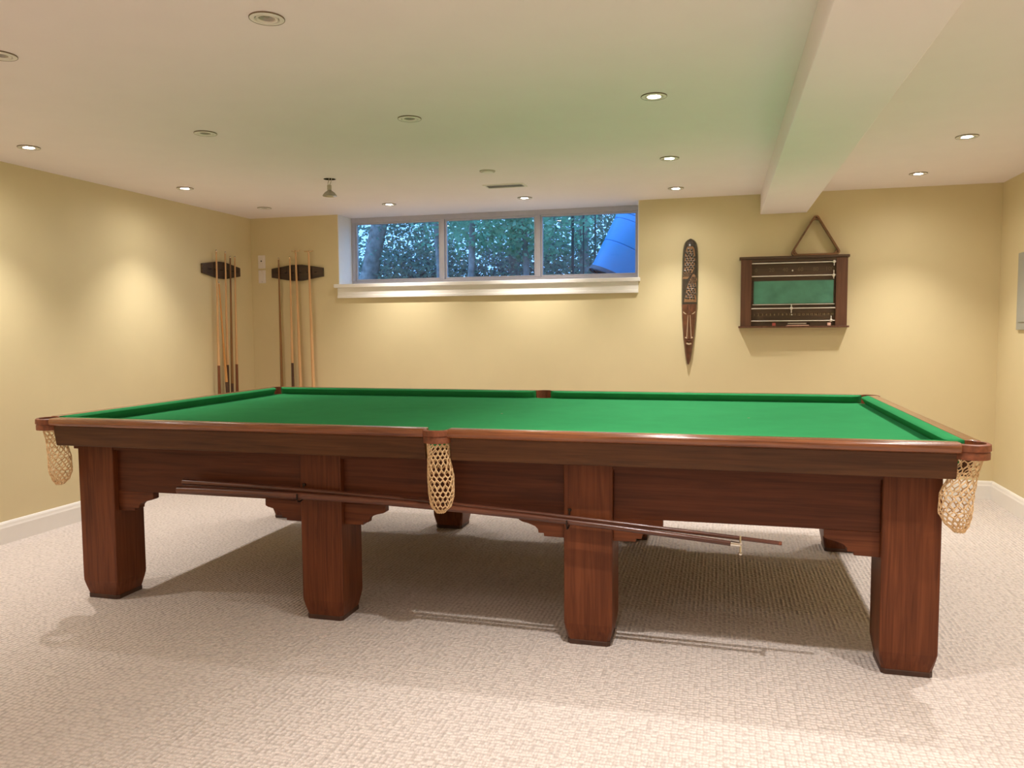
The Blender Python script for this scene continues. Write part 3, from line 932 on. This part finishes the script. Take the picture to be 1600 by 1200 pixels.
# brow band, eyes, nose sides, lips
mask_shape([(-0.055, 0.462), (0.052, 0.462), (0.052, 0.474), (-0.055, 0.474)], 'brow_band', 'mask_dark', 0.003)
for s in (-1, 1):
    mask_shape([(s * 0.018 - 0.006, 0.386), (s * 0.034 - 0.006, 0.398), (s * 0.046 - 0.006, 0.408), (s * 0.042 - 0.006, 0.396), (s * 0.030 - 0.006, 0.387)][::s], 'eye', 'mask_line', 0.003)
    mask_shape([(s * 0.006 - 0.006, 0.378), (s * 0.009 - 0.006, 0.378), (s * 0.019 - 0.006, 0.212), (s * 0.014 - 0.006, 0.212)][::s], 'nose_ridge', 'mask_line', 0.002)
    mask_shape([(s * 0.010 - 0.006, 0.420), (s * 0.013 - 0.006, 0.420), (s * 0.013 - 0.006, 0.458), (s * 0.010 - 0.006, 0.458)][::s], 'brow_groove', 'mask_dark', 0.002)
    mask_shape([(s * 0.014 - 0.006, 0.198), (s * 0.030 - 0.006, 0.204), (s * 0.030 - 0.006, 0.210), (s * 0.016 - 0.006, 0.212)][::s], 'nostril', 'mask_line', 0.004)
mask_shape([(-0.024, 0.180), (-0.006, 0.176), (0.014, 0.180), (0.010, 0.188), (-0.006, 0.190), (-0.020, 0.188)], 'lip', 'mask_face', 0.010)
mask_shape([(-0.026, 0.158), (-0.006, 0.150), (0.014, 0.156), (0.012, 0.166), (-0.006, 0.164), (-0.024, 0.168)], 'lip', 'mask_line', 0.007)

# ------------------------------------------------------------------ cue racks, cues and rests
def rack(name, label, along, z, half, base):
    # along(s, d, z): s runs along the wall, d away from it
    r = empty(name, base, label, 'cue rack', 'cue racks in the corner')
    B = Vector(base)
    hexa = [(-half, -0.038), (-0.05, -0.070), (0.05, -0.070), (half, -0.036), (half, 0.038), (0.05, 0.070), (-0.05, 0.070), (-half, 0.040)]
    MB().prism(hexa, lambda u, v, h: Vector(along(u, h, z + v)) - B, 0.001, 0.022).build('rack_board', 'rack_wood', r, bevel=0.004)
    for k in range(6):
        s = -half * 0.72 + k * half * 1.44 / 5
        mb = MB()
        pts = [Vector(along(s + 0.014 * cos(a), 0.022 + 0.016 + 0.015 * sin(a), z)) - B for a in [radians(q) for q in range(-150, 40, 19)]]
        mb.tube(pts, 0.0035, 6).build('clip', 'dark_metal', r, smooth=True)
    foot = MB().prism([(-half, 0), (half, 0), (half, 0.022), (-half, 0.022)], lambda u, v, h: Vector(along(u, h, 0.41 + v)) - B, 0.001, 0.075)
    foot.build('butt_shelf', 'rack_wood', r, bevel=0.003)
    return r
LRY, RRX = 1.934, -2.536
rack('cue_rack', 'dark hexagonal wooden cue rack on the left wall', lambda s, d, z: (XL + d, LRY + s, z), 1.742, 0.258, (XL, LRY, 0.41))
rack('cue_rack', 'dark hexagonal wooden cue rack on the back wall left of the window', lambda s, d, z: (RRX + s, YB - d, z), 1.741, 0.252, (RRX, YB, 0.41))
BZ = 0.432

def cue(label, p0, p1, shaft, butt=None, butt_len=0.52, head=None, cat='cue', group='cues in the wall racks', r0=0.0140, r1=0.0060):
    p0, p1 = Vector(p0), Vector(p1)
    r = empty('snooker_cue' if not head else 'cue_rest', p0, label, cat, group)
    d = p1 - p0; L = d.length; n = d / L
    if butt:
        f = butt_len / L
        rm = r0 + (r1 - r0) * f
        rod('butt', butt, r, (0, 0, 0), d * f, r0, rm, k=4)
        rod('shaft', shaft, r, d * f, d - n * 0.016, rm, r1)
    else:
        rod('shaft', shaft, r, (0, 0, 0), d - n * 0.016, r0, r1)
    rod('ferrule', 'brass', r, d - n * 0.016, d - n * 0.005, r1 + 0.0003, r1 + 0.0002, k=1)
    if not head:
        rod('tip', 'tip_blue', r, d - n * 0.005, d, r1, r1 - 0.0012, k=1)
    else:
        w = head
        mb = MB()
        mb.tube([d + Vector((-w, 0.006, 0.002)), d + Vector((-0.012, 0, -0.003)), d + Vector((0.012, 0, -0.003)), d + Vector((w, -0.006, 0.002))], [0.0042, 0.0055, 0.0055, 0.0042], 8)
        mb.tube([d + Vector((0.002, -0.030, 0)), d, d + Vector((-0.002, 0.026, 0))], 0.0042, 8)
        mb.build('cross_head', 'brass', r, smooth=True)
    return r
LD = 0.040
def left_cue(label, yb_, yt, zt, shaft, butt, **k):
    cue(label, (XL + LD + 0.006, yb_, BZ), (XL + LD, yt, zt), shaft, butt, **k)
left_cue('pale cue with a reddish butt, leftmost on the left wall rack', 1.800, 1.834, 1.902, 'maple', 'red_butt')
left_cue('pale cue with a black butt, second upright cue on the left wall rack', 1.922, 1.954, 1.898, 'maple', 'ebony_butt')
left_cue('brown cue, the darkest on the left wall rack', 1.978, 2.022, 1.868, 'brown_cue', 'ebony_butt', butt_len=0.36)
left_cue('pale cue with a dark red butt, rightmost on the left wall rack', 2.048, 2.088, 1.874, 'maple', 'red_butt')
cue('short honey coloured cue leaning on the leftmost cue below the left wall rack', (XL + 0.066, 1.905, BZ), (XL + 0.052, 1.838, 1.640), 'honey_wood', 'ebony_butt', butt_len=0.38, r0=0.0145, r1=0.005)
def back_cue(label, xb_, xt, zt, shaft, butt, **k):
    cue(label, (xb_, YB - LD - 0.006, BZ), (xt, YB - LD, zt), shaft, butt, **k)
back_cue('slim dark brown cue, leftmost on the back wall rack', -2.700, -2.702, 1.874, 'brown_cue', 'honey_wood', butt_len=0.30)
back_cue('pale cue with a black butt on the back wall rack', -2.590, -2.592, 1.882, 'maple', 'ebony_butt')
back_cue('pale wooden rest with metal cross head, left of two on the back wall rack', -2.510, -2.534, 1.928, 'maple', None, head=0.042, cat='cue rest', group='rests in the back wall rack', r0=0.0155, r1=0.0075)
back_cue('pale wooden rest with metal cross head, right of two on the back wall rack', -2.385, -2.408, 1.922, 'maple', None, head=0.046, cat='cue rest', group='rests in the back wall rack', r0=0.0165, r1=0.0080)

# ------------------------------------------------------------------ switch plates, breaker panel
sw = empty('wall_switch', (-2.892, YB, 1.846), 'pale wall control plate with a small dark button, above the switch plate', 'switch')
MB().box(-0.036, 0.036, -0.007, -0.0005, -0.058, 0.058).build('plate', 'plate_plastic', sw, bevel=0.003)
MB().box(-0.018, 0.018, -0.011, -0.007, -0.040, 0.040).build('rocker', 'plate_plastic', sw, bevel=0.002)
MB().lathe([(0.006, -0.001), (0.006, 0.004), (0.0005, 0.005)], 12, (0, 0, 0)).build('button', 'dark_metal', sw, smooth=True)
bt = [o for o in sw.children if o.name.startswith('button')][0]
bt.rotation_euler = (pi / 2, 0, 0); bt.location = (0, -0.011, 0.006)
s2 = empty('wall_switch', (-2.892, YB, 1.716), 'pale blank-faced rocker switch plate, the lower of the two by the corner', 'switch')
MB().box(-0.036, 0.036, -0.007, -0.0005, -0.058, 0.058).build('plate', 'plate_plastic', s2, bevel=0.003)
MB().box(-0.017, 0.017, -0.011, -0.007, -0.034, 0.034).build('rocker', 'plate_plastic', s2, bevel=0.002)
for z in (-0.047, 0.047):
    c = MB().lathe([(0.003, 0), (0.003, 0.0012), (0.0005, 0.0016)], 8).build('screw', 'chrome', s2)
    c.rotation_euler = (pi / 2, 0, 0); c.location = (0, -0.007, z)

ep = empty('breaker_panel', (XR, 1.790, 1.208), 'grey metal electrical panel on the right wall at the picture edge', 'electrical panel')
MB().box(-0.016, -0.0005, -0.215, 0.215, 0.0, 0.500).build('cover', 'panel_grey', ep, bevel=0.003)
dr = MB().box(-0.022, -0.016, -0.165, 0.165, 0.050, 0.450).build('panel_door', 'panel_grey', ep, bevel=0.003)
MB().box(-0.028, -0.022, -0.150, -0.125, 0.230, 0.270).build('latch', 'dark_metal', dr, bevel=0.002)

# ------------------------------------------------------------------ garden seen through the window
GZ = 1.554
gm = MB()
gm.box(-14, 10, YB + 0.31, 24, GZ - 0.2, GZ)
tag(gm.build('ground_outside', 'outside_soil'), 'bare shaded ground outside the window', 'ground', kind='structure')

def leaf_cloud(mb, rnd, cx, cy, cz, rx, ry, rz, count, size):
    for _ in range(count):
        while True:
            a, b, c = rnd.uniform(-1, 1), rnd.uniform(-1, 1), rnd.uniform(-1, 1)
            if a * a + b * b + c * c < 1: break
        p = Vector((cx + a * rx, cy + b * ry, cz + c * rz))
        d = Vector((rnd.uniform(-1, 1), rnd.uniform(-1, 1), rnd.uniform(-0.8, 0.4))).normalized()
        w = d.cross(Vector((rnd.uniform(-1, 1), rnd.uniform(-1, 1), rnd.uniform(-1, 1)))).normalized()
        s = size * rnd.uniform(0.6, 1.3)
        mb.add([p, p + d * s * 0.5 + w * s * 0.28, p + d * s, p + d * s * 0.5 - w * s * 0.28], [(0, 1, 2, 3)])

def tree(x, y, h, lean, r, crowns, mat, label, seed, size=0.07):
    rnd = random.Random(seed)
    t = empty('garden_tree', (x, y, GZ), label, 'tree', 'trees outside the window')
    pts = [Vector((lean * k / 8 + rnd.uniform(-0.03, 0.03), rnd.uniform(-0.03, 0.03), h * k / 8)) for k in range(9)]
    MB().tube(pts, [r * (1 - 0.6 * k / 8) for k in range(9)], 10).build('trunk', 'bark', t, smooth=True)
    for k in range(3, 8):
        a = rnd.uniform(0, 2 * pi); l = rnd.uniform(0.4, 0.9)
        q = pts[k]
        MB().tube([q, q + Vector((cos(a) * l * 0.5, sin(a) * l * 0.5, l * 0.35)), q + Vector((cos(a) * l, sin(a) * l, l * 0.5))], [r * 0.3, r * 0.2, r * 0.08], 6).build('branch', 'bark', t, smooth=True)
    mb = MB()
    for (dx, dy, z, rx, ry, rz, n) in crowns:
        leaf_cloud(mb, rnd, dx, dy, z, rx, ry, rz, n, size)
    f = mb.build('foliage', mat, t, fix=False)
    return tag(f, kind='stuff')

tree(-3.75, 6.2, 4.0, 1.0, 0.13, [(0.2, 0.3, 1.5, 1.0, 0.7, 1.3, 3400), (0.8, 0, 3.0, 1.2, 1, 0.9, 1600)], 'leaf_green', 'thick tree trunk leaning right at the left end of the window view', 1)
tree(-2.95, 7.2, 4.4, 0.15, 0.06, [(0, 0, 1.4, 0.9, 0.8, 1.2, 3000), (0, 0, 3.2, 1.2, 1, 1.0, 1600)], 'leaf_green', 'slender tree right of the thick leaning trunk in the left window pane', 2)
tree(-2.35, 5.6, 3.8, -0.25, 0.045, [(0.1, 0.2, 1.35, 0.75, 0.5, 0.75, 1500), (0, 0, 2.9, 1.0, 0.8, 0.8, 1300)], 'leaf_light', 'thin leaning tree with pale leaves at the right of the left window pane', 3)
tree(-1.75, 4.9, 3.4, 0.2, 0.04, [(0.25, 0.1, 1.10, 0.75, 0.5, 0.55, 2300), (0, 0, 2.4, 1.0, 0.7, 0.7, 1200)], 'leaf_light', 'bushy pale green tree behind the middle window pane', 4)
tree(-1.15, 5.1, 3.4, -0.1, 0.04, [(0.15, 0, 1.05, 0.7, 0.5, 0.6, 2300), (0, 0, 2.4, 1.0, 0.7, 0.7, 1200)], 'leaf_light', 'bushy pale green tree at the right of the middle window pane', 5)
tree(-0.75, 6.8, 4.2, 0.1, 0.07, [(0, 0, 1.2, 1.1, 0.7, 1.2, 4000), (0, 0, 3.0, 1.2, 1, 1.0, 1600)], 'leaf_green', 'dark tree behind the left part of the right window pane', 6)
tree(0.25, 7.6, 4.4, -0.2, 0.07, [(0, 0, 1.2, 1.3, 0.8, 1.2, 4200), (0, 0, 3.2, 1.3, 1, 1.0, 1600)], 'leaf_green', 'dark tree behind the blue tube', 7)
tree(-4.9, 8.2, 5.0, 0.1, 0.09, [(0, 0, 1.6, 1.5, 1, 1.6, 5200), (0, 0, 3.8, 1.6, 1, 1.0, 1600)], 'leaf_green', 'dark tree farthest left behind the leaning trunk', 8)
tree(-2.2, 8.6, 5.0, 0.1, 0.09, [(0, 0, 1.4, 1.9, 0.9, 1.4, 7500), (0, 0, 3.8, 1.8, 1, 1.2, 2000)], 'leaf_green', 'dense dark tree farthest back behind the middle window pane', 9)
tree(1.6, 8.4, 5.0, 0.0, 0.09, [(0, 0, 1.4, 1.5, 0.9, 1.4, 2600), (0, 0, 3.8, 1.6, 1, 1.0, 1600)], 'leaf_green', 'dark tree farthest right, hidden behind the wall beside the window', 10)

def shrub(x, y, w, h, label, seed):
    rnd = random.Random(seed)
    t = empty('garden_shrub', (x, y, GZ), label, 'shrub', 'low shrubs under the trees outside')
    for k in range(5):
        q = Vector((rnd.uniform(-0.6, 0.6) * w, rnd.uniform(-0.1, 0.1), h * rnd.uniform(0.6, 0.9)))
        MB().tube([(q.x * 0.4, 0, 0), q * 0.6, q], [0.022, 0.016, 0.007], 6).build('stem', 'bark', t, smooth=True)
    mb = MB()
    leaf_cloud(mb, rnd, 0, 0, h * 0.5, w, 0.45, h * 0.55, 6500, 0.08)
    tag(mb.build('foliage', 'leaf_dark', t, fix=False), kind='stuff')
shrub(-4.3, 9.6, 1.25, 1.15, 'low dark shrub seen through the left window pane', 31)
shrub(-2.2, 9.9, 1.35, 1.25, 'low dark shrub seen through the middle window pane', 32)
shrub(0.1, 9.4, 1.25, 1.15, 'low dark shrub seen through the right window pane', 33)

fn = empty('metal_fence', (-0.44, 5.0, GZ), 'dark metal fence posts outside the right window pane', 'fence')
for x, w in ((-0.571, 0.014), (-0.447, 0.007), (-0.316, 0.007)):
    MB().box(x + 0.44 - w, x + 0.44 + w, -0.012, 0.012, 0, 1.9).build('post', 'fence_metal', fn, bevel=0.002)
for z in (0.08, 1.82):
    MB().box(-0.14, 0.13, -0.010, 0.010, z, z + 0.03).build('fence_rail', 'fence_metal', fn)

# blue plastic tube leaning outside the right pane
A = Vector((0.085, 3.45, 1.69)); Bv = Vector((0.085 + 0.60, 3.65, 1.69 + 1.30))
ax = (Bv - A); Lb = ax.length
tb = empty('blue_tube', A, 'big blue ribbed plastic tube leaning outside the right window pane', 'tube')
q = Vector((0, 0, 1)).rotation_difference(ax.normalized())
tb.rotation_mode = 'QUATERNION'; tb.rotation_quaternion = q
R0 = 0.225
prof = [(R0 * 0.9, 0.02), (R0, 0.0), (R0 * 1.01, 0.01)]
z = 0.02
prof += [(R0, 0.02), (R0, 0.28), (R0 - 0.006, 0.284), (R0 - 0.006, 0.29), (R0, 0.294), (R0, 0.50), (R0 - 0.006, 0.504), (R0 - 0.006, 0.51), (R0, 0.514)]
z = 0.56
while z < Lb - 0.02:
    prof += [(R0, z), (R0 + 0.008, z + 0.008), (R0 + 0.008, z + 0.020), (R0, z + 0.028)]
    z += 0.042
prof += [(R0, Lb), (R0 * 0.9, Lb)]
MB().lathe(prof, 40).build('tube_body', 'blue_plastic', tb, smooth=True)
MB().lathe([(R0 * 0.9, 0.02), (0.001, 0.02)], 40).build('end_cap', 'blue_edge', tb, smooth=True)
MB().lathe([(R0 + 0.012, -0.005), (R0 + 0.012, 0.03), (R0 - 0.002, 0.03), (R0 - 0.03, -0.005)], 40).build('end_rim', 'blue_edge', tb, smooth=True)
